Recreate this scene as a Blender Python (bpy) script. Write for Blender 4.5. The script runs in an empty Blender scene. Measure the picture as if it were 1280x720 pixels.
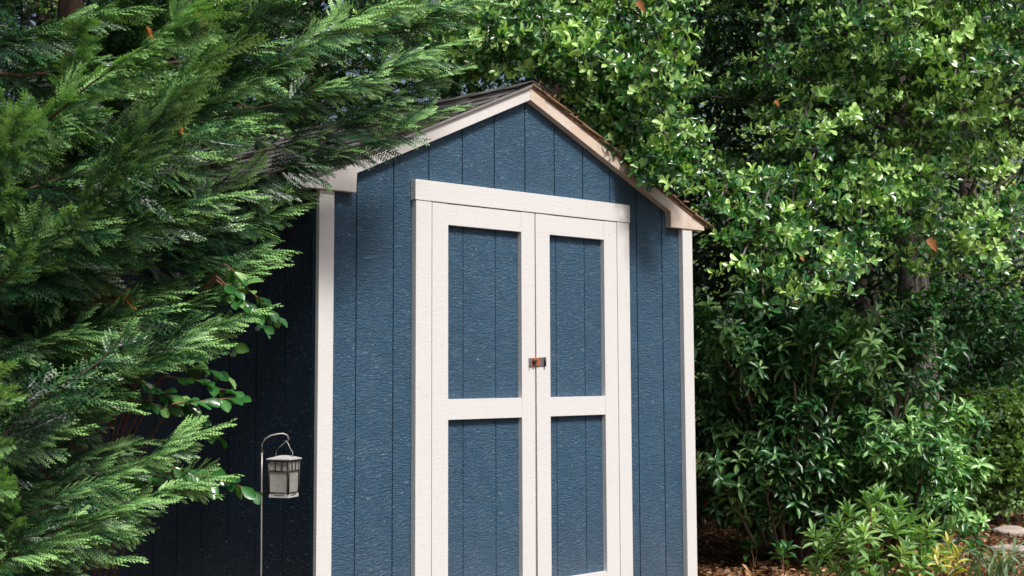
import bpy, bmesh, math, random
import numpy as np
from mathutils import Matrix, Vector

random.seed(7)
RNG = np.random.default_rng(11)
SC = bpy.context.scene
COL = SC.collection

# ------------------------------------------------------------------ camera
FOC = 1778.0
CAM = np.array([-3.5451, -4.7102, 1.25])
YAW, PITCH, ROLL, PY = 0.7823, 0.0976, -0.0038, 293.0
F = np.array([math.sin(YAW)*math.cos(PITCH), math.cos(YAW)*math.cos(PITCH), math.sin(PITCH)])
R0 = np.array([math.cos(YAW), -math.sin(YAW), 0.0])
U0 = np.cross(R0, F)
R = R0*math.cos(ROLL) + U0*math.sin(ROLL)
U = -R0*math.sin(ROLL) + U0*math.cos(ROLL)


def at(px, py, d):
    return CAM + d*(F + R*(px-640)/FOC - U*(py-PY)/FOC)


def ground_at(px, py):
    v = F + R*(px-640)/FOC - U*(py-PY)/FOC
    return CAM + v*(-CAM[2]/v[2])


def on_facade(px, py, y=0.0):
    v = F + R*(px-640)/FOC - U*(py-PY)/FOC
    return CAM + v*((y-CAM[1])/v[1])


cam = bpy.data.cameras.new('camera')
cam.sensor_width = 36
cam.lens = FOC/1280*36
cam.shift_y = -(360-PY)/1280
cam.clip_start = 0.05
cam.clip_end = 600
cam.dof.use_dof = True
cam.dof.focus_distance = 5.9
cam.dof.aperture_fstop = 6.3
camo = bpy.data.objects.new('camera', cam)
COL.objects.link(camo)
camo.matrix_world = Matrix(((R[0], U[0], -F[0], CAM[0]), (R[1], U[1], -F[1], CAM[1]),
                            (R[2], U[2], -F[2], CAM[2]), (0, 0, 0, 1)))
SC.camera = camo

# ------------------------------------------------------------------ light
SUN = np.array([-0.06, -0.62, 0.79]); SUN /= np.linalg.norm(SUN)
elev = math.asin(SUN[2]); azim = math.atan2(SUN[0], SUN[1])
w = bpy.data.worlds.new('World'); SC.world = w; w.use_nodes = True
nt = w.node_tree
bg = nt.nodes['Background']
sky = nt.nodes.new('ShaderNodeTexSky'); sky.sky_type = 'NISHITA'; sky.sun_disc = False
sky.sun_elevation = elev; sky.sun_rotation = azim
sky.air_density = 1.0; sky.dust_density = 5.0; sky.ozone_density = 1.0
nt.links.new(sky.outputs[0], bg.inputs[0]); bg.inputs[1].default_value = 0.105
sl = bpy.data.lights.new('sun', 'SUN'); sl.energy = 4.4; sl.angle = math.radians(12.0); sl.color = (1, .965, .93)
so = bpy.data.objects.new('sun', sl); COL.objects.link(so)
so.rotation_euler = Vector(SUN).to_track_quat('Z', 'Y').to_euler()
SC.view_settings.view_transform = 'Standard'; SC.view_settings.look = 'None'
SC.view_settings.exposure = 0; SC.view_settings.gamma = 1


# ------------------------------------------------------------------ materials
class MatB:
    def __init__(s, name):
        s.m = bpy.data.materials.new(name); s.m.use_nodes = True
        s.t = s.m.node_tree; s.b = s.t.nodes['Principled BSDF']; s.out = s.t.nodes['Material Output']

    def n(s, typ, **kw):
        nd = s.t.nodes.new(typ)
        for k, v in kw.items():
            if k.startswith('i_'):
                nd.inputs[k[2:].replace('_', ' ')].default_value = v
            else:
                setattr(nd, k, v)
        return nd

    def l(s, a, b): s.t.links.new(a, b)

    def coords(s, scale=(1, 1, 1), loc=(0, 0, 0)):
        tc = s.n('ShaderNodeTexCoord'); mp = s.n('ShaderNodeMapping')
        mp.inputs['Scale'].default_value = scale; mp.inputs['Location'].default_value = loc
        s.l(tc.outputs['Object'], mp.inputs[0]); return mp.outputs[0]

    def noise(s, vec, scale, detail=4, rough=.55, dist=0.0):
        nd = s.n('ShaderNodeTexNoise'); nd.inputs['Scale'].default_value = scale
        nd.inputs['Detail'].default_value = detail; nd.inputs['Roughness'].default_value = rough
        nd.inputs['Distortion'].default_value = dist
        if vec is not None: s.l(vec, nd.inputs['Vector'])
        return nd.outputs['Fac']

    def ramp(s, fac, stops, interp='LINEAR'):
        nd = s.n('ShaderNodeValToRGB'); cr = nd.color_ramp; cr.interpolation = interp
        while len(cr.elements) < len(stops): cr.elements.new(.5)
        for e, (p, c) in zip(cr.elements, stops):
            e.position = p; e.color = (*c, 1) if len(c) == 3 else c
        s.l(fac, nd.inputs[0]); return nd.outputs[0]

    def mix(s, fac, a, b, mode='MIX'):
        nd = s.n('ShaderNodeMix', data_type='RGBA', blend_type=mode)
        if isinstance(fac, (int, float)): nd.inputs[0].default_value = fac
        else: s.l(fac, nd.inputs[0])
        for i, v in ((6, a), (7, b)):
            if isinstance(v, tuple): nd.inputs[i].default_value = (*v, 1)
            else: s.l(v, nd.inputs[i])
        return nd.outputs[2]

    def math(s, op, a, b=None):
        nd = s.n('ShaderNodeMath', operation=op)
        for i, v in ((0, a), (1, b)):
            if v is None: continue
            if isinstance(v, (int, float)): nd.inputs[i].default_value = v
            else: s.l(v, nd.inputs[i])
        return nd.outputs[0]

    def bump(s, h, strength=.5, dist=.01, prev=None):
        nd = s.n('ShaderNodeBump'); nd.inputs['Strength'].default_value = strength
        nd.inputs['Distance'].default_value = dist; s.l(h, nd.inputs['Height'])
        if prev is not None: s.l(prev, nd.inputs['Normal'])
        return nd.outputs[0]


def mat_siding(name='blue_siding_paint', k=1.0):
    m = MatB(name)
    # embossed cedar grain: short wavy ridges running across each board + cathedral swirls
    c2 = m.coords((1, 1, 1))
    sp = m.n('ShaderNodeSeparateXYZ'); m.l(c2, sp.inputs[0])
    idx = m.math('FLOOR', m.math('MULTIPLY', m.math('ADD', m.math('ADD', sp.outputs[0], sp.outputs[1]), -.412-.0001), 1/.2032))
    cz = m.n('ShaderNodeCombineXYZ'); m.l(m.math('MULTIPLY', idx, 3.71), cz.inputs[2]); m.l(m.math('MULTIPLY', idx, 1.37), cz.inputs[1])
    vo = m.n('ShaderNodeVectorMath', operation='ADD'); m.l(c2, vo.inputs[0]); m.l(cz.outputs[0], vo.inputs[1])

    def scl(v):
        q = m.n('ShaderNodeVectorMath', operation='MULTIPLY'); m.l(vo.outputs[0], q.inputs[0]); q.inputs[1].default_value = v; return q.outputs[0]
    c1 = scl((20, 20, 85))
    warp = m.noise(scl((3, 3, 3)), 1.6, 2)
    add = m.n('ShaderNodeVectorMath', operation='MULTIPLY_ADD')
    comb = m.n('ShaderNodeCombineXYZ'); m.l(warp, comb.inputs[2]); m.l(warp, comb.inputs[0])
    m.l(comb.outputs[0], add.inputs[0]); add.inputs[1].default_value = (2, 2, 7); m.l(c1, add.inputs[2])
    n1 = m.noise(add.outputs[0], 1.7, 5, .62, .6)
    wv = m.n('ShaderNodeTexWave', wave_type='BANDS', bands_direction='X')
    m.l(scl((1.0, 1.0, .22)), wv.inputs['Vector'])
    wv.inputs['Scale'].default_value = 24; wv.inputs['Distortion'].default_value = 14
    wv.inputs['Detail'].default_value = 3; wv.inputs['Detail Scale'].default_value = 1.1
    n2 = m.noise(m.coords((1, 1, 1)), 260, 3, .6)
    h = m.math('ADD', m.math('MULTIPLY', m.ramp(n1, [(.38, (0, 0, 0)), (.62, (1, 1, 1))]), 1.0),
               m.math('ADD', m.math('MULTIPLY', wv.outputs['Fac'], m.math('MULTIPLY', m.ramp(m.noise(scl((2.5, 2.5, .8)), 1, 2), [(.45, (0, 0, 0)), (.65, (1, 1, 1))]), .5)), m.math('MULTIPLY', n2, .6)))
    m.l(m.bump(h, 1.0, .0032), m.b.inputs['Normal'])
    big = m.noise(m.coords((1, 1, .35)), 3.0, 4)
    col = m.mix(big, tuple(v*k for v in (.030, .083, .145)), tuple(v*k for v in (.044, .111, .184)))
    col = m.mix(m.ramp(n1, [(.3, (0, 0, 0)), (.7, (1, 1, 1))]), m.mix(.2, col, (.025, .05, .09)), col)
    glint = m.ramp(m.noise(scl((50, 50, 150)), 1.0, 3, .6, 1.5), [(.62, (0, 0, 0)), (.69, (.8, .8, .8))])
    col = m.mix(glint, col, (.3, .36, .42))  # pale flecks: specular glints of the embossed grain painted into the colour
    # pale dust towards the foot of the wall
    sep = m.n('ShaderNodeSeparateXYZ'); m.l(c2, sep.inputs[0])
    low = m.ramp(m.math('ADD', sep.outputs[2], m.math('MULTIPLY', big, .2)), [(.2, (1, 1, 1)), (.75, (0, 0, 0))])
    col = m.mix(m.math('MULTIPLY', low, .22), col, (.16, .16, .18))
    m.l(col, m.b.inputs['Base Color'])
    m.b.inputs['Roughness'].default_value = .34
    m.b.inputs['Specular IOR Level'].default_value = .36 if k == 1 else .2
    return m.m


def mat_white(name, tan_amt=0.0, base=(.675, .668, .660), grain='Z'):
    m = MatB(name)
    sc = {'Z': (90, 90, 7), 'X': (7, 90, 90), 'R': (30, 60, 60)}[grain]
    g = m.noise(m.coords(sc), 1.0, 5, .6, .8)
    f = m.noise(m.coords((1, 1, 1)), 190, 3)
    big = m.noise(m.coords((1, 1, 1)), 5, 4)
    col = m.mix(big, tuple(v*.93 for v in base), base)
    col = m.mix(m.ramp(g, [(.3, (1, 1, 1)), (.5, (0, 0, 0))]), col, tuple(v*.94 for v in base))
    dirt = m.ramp(m.noise(m.coords((1, 1, 1)), 26, 6, .7), [(.63, (0, 0, 0)), (.74, (1, 1, 1))])
    col = m.mix(m.math('MULTIPLY', dirt, .25), col, (.42, .36, .30))
    spk = m.ramp(m.noise(m.coords((1, 1, 1), (2, 5, 1)), 75, 2, .5), [(.73, (0, 0, 0)), (.76, (1, 1, 1))])
    col = m.mix(m.math('MULTIPLY', spk, .6), col, (.16, .13, .11))
    if tan_amt:
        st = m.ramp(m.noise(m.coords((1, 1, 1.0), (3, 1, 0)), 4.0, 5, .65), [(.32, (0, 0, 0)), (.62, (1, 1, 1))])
        col = m.mix(m.math('MULTIPLY', st, tan_amt), col, (.50, .31, .17))
    m.l(col, m.b.inputs['Base Color'])
    rip = m.noise(m.coords((22, 22, 80) if grain != 'X' else (12, 30, 90)), 1.0, 4, .6, 1.2)
    m.l(m.bump(m.math('ADD', m.math('ADD', m.math('MULTIPLY', g, .4), rip), m.math('MULTIPLY', f, .3)), .5, .0022), m.b.inputs['Normal'])
    m.b.inputs['Roughness'].default_value = .55
    return m.m


def mat_shingle(name, moss):
    m = MatB(name)
    n = m.noise(m.coords(), 12, 5, .7); g = m.noise(m.coords(), 330, 2)
    at_ = m.n('ShaderNodeAttribute', attribute_name='tint')
    col = m.mix(at_.outputs['Fac'], (.035, .034, .034), (.115, .108, .10))
    if moss:
        col = m.mix(m.ramp(n, [(.32, (0, 0, 0)), (.55, (1, 1, 1))]), (.11, .062, .035), (.30, .19, .10))
    else:
        col = m.mix(m.ramp(n, [(.48, (0, 0, 0)), (.7, (.6, .6, .6))]), col, (.26, .24, .22))
    col = m.mix(m.math('MULTIPLY', g, .45), col, (.02, .02, .02))
    m.l(col, m.b.inputs['Base Color']); m.b.inputs['Roughness'].default_value = .85
    m.l(m.bump(m.math('ADD', g, n), .8, .004), m.b.inputs['Normal'])
    return m.m


def mat_leaf(name, dark, mid, light, trans=.25, rough=.38, spec=.5, tcol=None):
    m = MatB(name)
    a = m.n('ShaderNodeAttribute', attribute_name='tint')
    col = m.ramp(a.outputs['Fac'], [(0, dark), (.55, mid), (1, light)])
    m.l(col, m.b.inputs['Base Color'])
    m.b.inputs['Roughness'].default_value = rough
    m.b.inputs['Specular IOR Level'].default_value = spec
    tr = m.n('ShaderNodeBsdfTranslucent')
    tc = m.mix(1.0, col, tcol or (1.5, 1.7, .45), 'MULTIPLY'); m.l(tc, tr.inputs[0])
    mx = m.n('ShaderNodeMixShader'); mx.inputs[0].default_value = trans
    m.l(m.b.outputs[0], mx.inputs[1]); m.l(tr.outputs[0], mx.inputs[2]); m.l(mx.outputs[0], m.out.inputs[0])
    return m.m


def mat_bark(name, a=(.075, .052, .038), b=(.20, .16, .13), sc=(30, 30, 5), disp=.02):
    m = MatB(name)
    n = m.noise(m.coords(sc), 1, 6, .65, .6)
    m.l(m.mix(m.ramp(n, [(.35, (0, 0, 0)), (.65, (1, 1, 1))]), a, b), m.b.inputs['Base Color'])
    m.l(m.bump(n, 1.0, disp), m.b.inputs['Normal']); m.b.inputs['Roughness'].default_value = .85
    return m.m


def mat_simple(name, col, rough=.5, metal=0.0, var=.3, sc=60, bump=.0005):
    m = MatB(name)
    n = m.noise(m.coords(), sc, 4, .6)
    m.l(m.mix(n, tuple(c*(1-var) for c in col), tuple(min(1, c*(1+var)) for c in col)), m.b.inputs['Base Color'])
    m.b.inputs['Roughness'].default_value = rough; m.b.inputs['Metallic'].default_value = metal
    m.l(m.bump(n, .5, bump), m.b.inputs['Normal'])
    return m.m


M = {}
M['siding'] = mat_siding()
M['siding_side'] = mat_siding('shaded_siding_paint', .28)  # same siding, its colour darkened to paint in the shade beside the hedge
M['white_v'] = mat_white('white_trim_paint_upright', grain='Z')
M['white_h'] = mat_white('white_trim_paint_level', grain='X')
M['white_l'] = mat_white('white_rake_paint', .12, grain='R')
M['white_r'] = mat_white('bounce_tan_rake_paint', .55, (.74, .69, .64), grain='R')  # tan mottling paints warm reflected light into the right rake
M['shingle'] = mat_shingle('grey_shingle', False)
M['moss'] = mat_shingle('mossy_shingle', True)
M['wood'] = mat_bark('raw_wood', (.10, .055, .03), (.28, .16, .09), (60, 60, 6), .003)
M['dark'] = mat_simple('dark_void', (.012, .012, .014), .9)
M['cypress'] = mat_leaf('cypress_foliage', (.004, .018, .008), (.026, .110, .036), (.38, .67, .23), .12, .36, .5)
M['holly'] = mat_leaf('glossy_leaf', (.006, .028, .012), (.046, .185, .042), (.50, .75, .25), .18, .27, .9)
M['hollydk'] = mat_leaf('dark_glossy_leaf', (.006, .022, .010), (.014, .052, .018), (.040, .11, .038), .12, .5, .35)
M['rhodo'] = mat_leaf('rhododendron_leaf', (.008, .038, .013), (.050, .185, .050), (.34, .60, .21), .15, .33, .7)
M['pieris'] = mat_leaf('pale_narrow_leaf', (.08, .19, .06), (.24, .43, .16), (.62, .76, .38), .22, .42, .5)
M['yellow'] = mat_leaf('yellow_leaf', (.34, .36, .06), (.62, .58, .16), (.78, .74, .36), .3, .45, .4)
M['lime'] = mat_leaf('lime_leaf', (.07, .15, .05), (.20, .34, .11), (.46, .58, .26), .25, .45, .4)
M['farleaf'] = mat_leaf('sunny_far_leaf', (.12, .24, .08), (.36, .54, .20), (.7, .8, .45), .4, .5, .4)
M['strap'] = mat_leaf('strap_leaf', (.06, .13, .06), (.16, .26, .15), (.38, .46, .30), .2, .45, .5)
M['dead'] = mat_leaf('dead_orange_frond', (.28, .06, .012), (.55, .15, .03), (.75, .27, .06), .25, .6, .2, (1.2, 1, .8))
M['deadleaf'] = mat_leaf('dead_leaf_skin', (.22, .09, .035), (.42, .18, .07), (.60, .36, .22), .25, .6, .3, (1.2, 1, .8))
M['litter'] = mat_leaf('fallen_leaves', (.06, .028, .015), (.27, .135, .06), (.62, .40, .23), .08, .6, .35, (1, 1, 1))
M['bark'] = mat_bark('grey_brown_bark', disp=.03)
M['bark_pale'] = mat_bark('ridged_pale_bark', (.045, .036, .032), (.46, .41, .37), (34, 34, 4.5), .08)
M['bark_red'] = mat_bark('reddish_twig_bark', (.11, .05, .026), (.26, .13, .07), (60, 60, 20), .003)
M['bark_cyp'] = mat_bark('brown_twig_bark', (.03, .018, .012), (.10, .055, .032), (50, 50, 12), .004)
M['metal'] = mat_simple('weathered_grey_metal', (.36, .34, .32), .45, .6, .35, 90)
M['feeder'] = mat_simple('weathered_grey_paint', (.46, .45, .44), .5, .0, .4, 60)
M['frame_dk'] = mat_simple('dark_bronze_frame', (.035, .032, .030), .45, .3, .4, 80)
M['rust'] = mat_simple('orange_rust', (.36, .10, .035), .75, .1, .5, 300, .001)
M['zinc'] = mat_simple('dull_zinc', (.26, .27, .28), .4, .7, .35, 200, .0006)
M['stone'] = mat_simple('pale_stone', (.42, .36, .32), .85, 0, .3, 14, .01)


def mat_glass():
    m = MatB('frosted_pane')
    n = m.noise(m.coords(), 70, 4)
    m.l(m.mix(n, (.42, .40, .37), (.85, .84, .80)), m.b.inputs['Base Color'])
    m.b.inputs['Roughness'].default_value = .22; m.b.inputs['Transmission Weight'].default_value = .5; m.b.inputs['Alpha'].default_value = .8
    return m.m


M['pane'] = mat_glass()


def mat_ground():
    m = MatB('leaf_mulch_soil')
    a = m.noise(m.coords(), 1.1, 5); b = m.noise(m.coords(), 22, 6, .7); c = m.noise(m.coords(), 130, 3)
    col = m.mix(m.ramp(b, [(.35, (0, 0, 0)), (.65, (1, 1, 1))]), (.045, .026, .016), (.20, .12, .075))
    col = m.mix(m.ramp(a, [(.45, (0, 0, 0)), (.62, (.7, .7, .7))]), col, (.24, .17, .13))
    col = m.mix(m.math('MULTIPLY', c, .5), col, (.03, .018, .012))
    m.l(col, m.b.inputs['Base Color']); m.b.inputs['Roughness'].default_value = .9
    m.l(m.bump(m.math('ADD', b, c), .9, .03), m.b.inputs['Normal'])
    return m.m


M['ground'] = mat_ground()


# ------------------------------------------------------------------ object helpers
def put(o, parent=None):
    COL.objects.link(o)
    if parent is not None: o.parent = parent
    return o


def tag(o, label, cat, group=None, kind=None):
    if label: o['label'] = label
    if cat: o['category'] = cat
    if group: o['group'] = group
    if kind: o['kind'] = kind
    return o


def thing(name, label, cat, loc=(0, 0, 0), rotz=0.0, group=None):
    o = bpy.data.objects.new(name, None); o.location = loc; o.rotation_euler = (0, 0, rotz)
    o.empty_display_size = .2
    put(o); return tag(o, label, cat, group)


def np_mesh(name, verts, quads, mat, tint=None, parent=None, loc=None, smooth=False):
    """one mesh from numpy arrays; verts are world coordinates, moved into the parent's space"""
    verts = np.asarray(verts, dtype=np.float32).reshape(-1, 3)
    if parent is not None: verts = verts - np.array(parent.location, dtype=np.float32)
    elif loc is not None: verts = verts - np.array(loc, dtype=np.float32)
    quads = np.asarray(quads, dtype=np.int32).reshape(-1, 4)
    me = bpy.data.meshes.new(name)
    me.vertices.add(len(verts)); me.vertices.foreach_set('co', verts.ravel())
    me.loops.add(quads.size); me.loops.foreach_set('vertex_index', quads.ravel())
    me.polygons.add(len(quads)); me.polygons.foreach_set('loop_start', np.arange(0, quads.size, 4, dtype=np.int32))
    me.update(calc_edges=True)
    if smooth: me.polygons.foreach_set('use_smooth', np.ones(len(quads), dtype=bool))
    if tint is not None:
        a = me.attributes.new('tint', 'FLOAT', 'POINT'); a.data.foreach_set('value', np.asarray(tint, dtype=np.float32).ravel())
    me.materials.append(mat)
    o = bpy.data.objects.new(name, me)
    put(o, parent)
    if parent is None and loc is not None: o.location = tuple(float(v) for v in loc)
    return o


class BM:
    """collects solid shapes for one part"""
    def __init__(s): s.b = bmesh.new()

    def prism(s, pts, y0, y1, bevel=0.0, axis='Y'):
        """polygon in xz (or yz) extruded along y (or x)"""
        lo, hi = (y0, y1)
        mk = (lambda p, t: (p[0], t, p[1])) if axis == 'Y' else ((lambda p, t: (t, p[0], p[1])) if axis == 'X' else (lambda p, t: (p[0], p[1], t)))
        A = [s.b.verts.new(mk(p, lo)) for p in pts]; B = [s.b.verts.new(mk(p, hi)) for p in pts]
        n = len(pts); fs = [s.b.faces.new(A), s.b.faces.new(list(reversed(B)))]
        for i in range(n):
            fs.append(s.b.faces.new((A[i], B[i], B[(i+1) % n], A[(i+1) % n])))
        if bevel:
            es = list({e for f in fs for e in f.edges})
            bmesh.ops.bevel(s.b, geom=es, offset=bevel, segments=2, profile=.7, affect='EDGES')
        return s

    def box(s, x0, x1, y0, y1, z0, z1, bevel=0.0):
        return s.prism([(x0, z0), (x1, z0), (x1, z1), (x0, z1)], y0, y1, bevel)

    def tube(s, path, rad, sides=8):
        path = [Vector(p) for p in path]
        rings = []
        for i, p in enumerate(path):
            d = (path[min(i+1, len(path)-1)] - path[max(i-1, 0)]).normalized()
            u = d.cross(Vector((0, 0, 1)) if abs(d.z) < .9 else Vector((1, 0, 0))).normalized(); v = d.cross(u)
            r = rad[i] if hasattr(rad, '__len__') else rad
            rings.append([s.b.verts.new(p + r*(u*math.cos(2*math.pi*k/sides) + v*math.sin(2*math.pi*k/sides))) for k in range(sides)])
        for a, c in zip(rings, rings[1:]):
            for k in range(sides):
                f = s.b.faces.new((a[k], a[(k+1) % sides], c[(k+1) % sides], c[k])); f.smooth = True
        s.b.faces.new(rings[0]); s.b.faces.new(list(reversed(rings[-1])))
        return s

    def build(s, name, mat, parent=None, off=None):
        bmesh.ops.recalc_face_normals(s.b, faces=s.b.faces)
        if off is not None: bmesh.ops.translate(s.b, verts=s.b.verts, vec=off)
        me = bpy.data.meshes.new(name); s.b.to_mesh(me); s.b.free()
        me.materials.append(mat)
        o = bpy.data.objects.new(name, me); put(o, parent); return o


# ------------------------------------------------------------------ the shed
W, D = 2.4513, 3.05
H = W/2
ZF = .15                         # foot of the siding
SL = .43                         # roof slope
APB, APT = 2.5468, 2.6144        # underside and top of the rake at the peak
shed = thing('garden_shed', 'blue gabled garden shed with white trim and double doors', 'shed')


def roofz(x): return APB + .030 - SL*abs(x-H)


bm = BM()
gw = .0035
gs = [.412+.2032*k for k in range(-2, 11)]
gs = [0.0+gw]+[g for g in gs if .02 < g < W-.02]+[W-gw]
for a, b in zip(gs, gs[1:]):
    a += gw; b -= gw
    if a < H-.004 and b > H+.004:
        poly = [(a, ZF), (b, ZF), (b, roofz(b)), (H, roofz(H)), (a, roofz(a))]
    else:
        poly = [(a, ZF), (b, ZF), (b, roofz(b)), (a, roofz(a))]
    bm.prism(poly, 0, .012, .0018)
bm.prism([(0.002, ZF+.004), (W-.002, ZF+.004), (W-.002, roofz(W)-.004), (H, roofz(H)-.004), (.002, roofz(0)-.004)], .007, .03)
bm.build('front_wall', M['siding'], shed)
bm = BM()
bm.prism([(0.002, ZF), (W-.002, ZF), (W-.002, roofz(W)), (H, roofz(H)), (.002, roofz(0))], D-.02, D)
bm.build('rear_wall', M['siding'], shed)
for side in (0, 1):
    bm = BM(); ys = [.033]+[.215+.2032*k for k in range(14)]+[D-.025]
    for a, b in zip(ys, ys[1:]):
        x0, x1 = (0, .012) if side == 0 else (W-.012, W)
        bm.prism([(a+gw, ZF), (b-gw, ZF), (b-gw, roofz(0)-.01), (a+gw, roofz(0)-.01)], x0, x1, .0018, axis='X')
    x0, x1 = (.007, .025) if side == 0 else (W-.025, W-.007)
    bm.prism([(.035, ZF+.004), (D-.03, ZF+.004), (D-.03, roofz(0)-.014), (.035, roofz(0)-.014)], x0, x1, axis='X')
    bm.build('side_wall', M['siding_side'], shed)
# corner boards
for x0, x1, ty in ((-.004, .0728, -.023), (W-.0728, W+.008, -.031)):
    BM().box(x0, x1, ty, -.001, .13, 2.009, .0025).build('corner_board', M['white_v'], shed)
BM().box(W+.0005, W+.0125, .002, .068, .13, 2.0, .002).build('corner_board', M['white_v'], shed)
# rakes with boxed returns
EX = 1.3314
for sgn in (-1, 1):
    X = lambda d: H+sgn*d
    nx = 2.2739-H
    poly = [(X(0.0006), APB), (X(nx), 2.0956), (X(nx), 2.0113), (X(EX), 2.0113), (X(EX), APT-SL*EX), (X(0.0006), APT)]
    if sgn < 0: poly.reverse()
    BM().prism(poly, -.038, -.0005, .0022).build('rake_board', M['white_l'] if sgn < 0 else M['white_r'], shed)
    # eave fascia and soffit along the side
    xa, xb = (X(EX)-.001, X(EX-.02)) if sgn > 0 else (X(EX), X(EX-.02))
    x0, x1 = sorted((X(EX-.004), X(EX-.024)))
    BM().box(x0, x1, .002, D+.02, 2.0113, APT-SL*EX-.006, .002).build('eave_board', M['white_h'], shed)
    x0, x1 = sorted((X(EX-.026), X(H+.014)))
    BM().box(x0, x1, .002, D+.01, 2.014, 2.026).build('soffit', M['white_h'], shed)
# roof decks
for sgn in (-1, 1):
    e = EX+.018
    poly = [(H, APT-.006), (H+sgn*e, APT-.006-SL*e), (H+sgn*e, APT+.004-SL*e), (H, APT+.004)]
    BM().prism(poly, -.052 if sgn < 0 else -.044, D+.03).build('roof_deck', M['wood'] if sgn > 0 else M['metal'], shed)
# shingle courses: stepped rows of tabs
cs, sn = 1/math.hypot(1, SL), SL/math.hypot(1, SL)
for sgn in (-1, 1):
    VV, QQ, TT = [], [], []
    Ls = (EX+.055)/cs
    ncrs = 11; step = Ls/ncrs
    for r in range(ncrs):
        s1 = Ls-r*step; s0 = s1-step*1.25
        y = (-.046 if sgn < 0 else -.052) - random.uniform(0, .004 if sgn < 0 else .008); off = (r % 2)*.15
        yy = y
        while yy < D+.04:
            wd = (.15 if (yy == y and off) else .3)
            y2 = min(yy+wd, D+.05)
            th = .005*random.uniform(.9, 1.15)*(1.0 if sgn < 0 else 1.8); lift = .006+random.uniform(0, .0012)
            tw = random.uniform(.004, .007)
            tt = random.random()
            corners = []
            for (s_, hh) in ((max(s0, 0), .004), (s1+random.uniform(-.004, .004), .004+lift)):
                for (ya) in (yy+.001, y2-tw*.3):
                    for dz in (0, th):
                        corners.append((H+sgn*(s_*cs)+sgn*(hh+dz)*sn, ya, APT-s_*sn+(hh+dz)*cs))
            base = len(VV); VV += corners; TT += [tt]*8
            for q in ((0, 1, 3, 2), (4, 6, 7, 5), (0, 4, 5, 1), (2, 3, 7, 6), (1, 5, 7, 3), (0, 2, 6, 4)):
                QQ.append([base+i for i in q])
            yy = y2
    np_mesh('shingle_roof', VV, QQ, M['shingle' if sgn < 0 else 'moss'], TT, shed)
    if sgn > 0:      # ridge caps
        VV, QQ, TT = [], [], []
        for k in range(16):
            y = -.055+k*.2
            for s2 in (-1, 1):
                base = len(VV)
                for (s_, hh) in ((0, .014), (.11, .014)):
                    for ya, ad in ((y, .006), (y+.23, 0)):
                        for dz in (0, .007):
                            VV.append((H+s2*(s_*cs)+(s2*(hh+ad+dz)*sn if s_ else 0), ya, APT-s_*sn+(hh+ad+dz)*cs))
                TT += [.3+.4*(k % 2)]*8
                for q in ((0, 1, 3, 2), (4, 6, 7, 5), (0, 4, 5, 1), (2, 3, 7, 6), (1, 5, 7, 3), (0, 2, 6, 4)):
                    QQ.append([base+i for i in q])
        np_mesh('ridge_cap', VV, QQ, M['shingle'], TT, shed)

# doors
HC, HX = H+.003, .7197
Z2, Z1 = 2.1009, 2.0102
DW = .6198; DT, DB = 2.0067, .19
G = 1.2607
BM().box(HC-HX, HC+HX, -.034, -.001, Z1, Z2, .0025).build('door_header', M['white_h'], shed)
for x0, x1 in ((HC-HX+.006, HC-DW-.0022), (HC+DW+.0022, HC+HX-.004)):
    BM().box(x0, x1, -.031, -.001, .13, Z1-.0015, .0025).build('door_jamb', M['white_v'], shed)
PZ, RT, RB, PB, PI_ = 1.9124, 1.1386, 1.0482, .2899, .0965


def door(x0, x1, sl, sr, grooves, tiltgap):
    o = bpy.data.objects.new('door', None); put(o, shed)
    b = BM()
    y0, y1 = -.030, -.004
    bb = .0011
    c0, c1 = (0, .0045) if tiltgap else (.004, 0)
    b.prism([(x0+(0 if tiltgap else 0), DB), (x0+sl, DB), (x0+sl, DT), (x0, DT)] if not tiltgap else [(x0+.004, DB), (x0+sl, DB), (x0+sl, DT), (x0, DT)], y0, y1, bb)
    b.prism([(x1-sr, DB), (x1, DB), (x1, DT), (x1-sr, DT)] if tiltgap else [(x1-sr, DB), (x1-.004, DB), (x1, DT), (x1-sr, DT)], y0, y1, bb)
    e = .0002
    b.box(x0+sl+e, x1-sr-e, y0+.0008, y1, PZ, DT-.0008, bb); b.box(x0+sl+e, x1-sr-e, y0+.0008, y1, RB, RT, bb)
    b.box(x0+sl+e, x1-sr-e, y0+.0008, y1, DB+.001, PB, bb)
    b.build('door_frame', M['white_v'], o)
    for za, zb in ((PB, RB), (RT, PZ)):
        p = BM(); g2 = [x0+sl-.01]+grooves+[x1-sr+.01]
        for a, c in zip(g2, g2[1:]):
            p.box(a+gw, c-gw, -.0038, .006, za-.01, zb+.01, .0015)
        p.box(x0+sl-.008, x1-sr+.008, .0005, .0065, za-.008, zb+.008)
        p.build('door_panel', M['siding'], o)
    return o


door(HC-DW+.0015, G-.0032, PI_-.0015, .0923-.0032, [.818, 1.022], 0)
door(G+.0032, HC+DW-.0015, .0989-.0032, PI_-.0015, [1.428, 1.632], 1)
BM().box(G-.02, G+.02, -.0035, -.0008, DB, DT-.004).build('door_stop', M['wood'], shed)
BM().box(-.01, W+.01, .02, D-.02, .02, .148).build('floor_skirt', M['wood'], shed)

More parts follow.
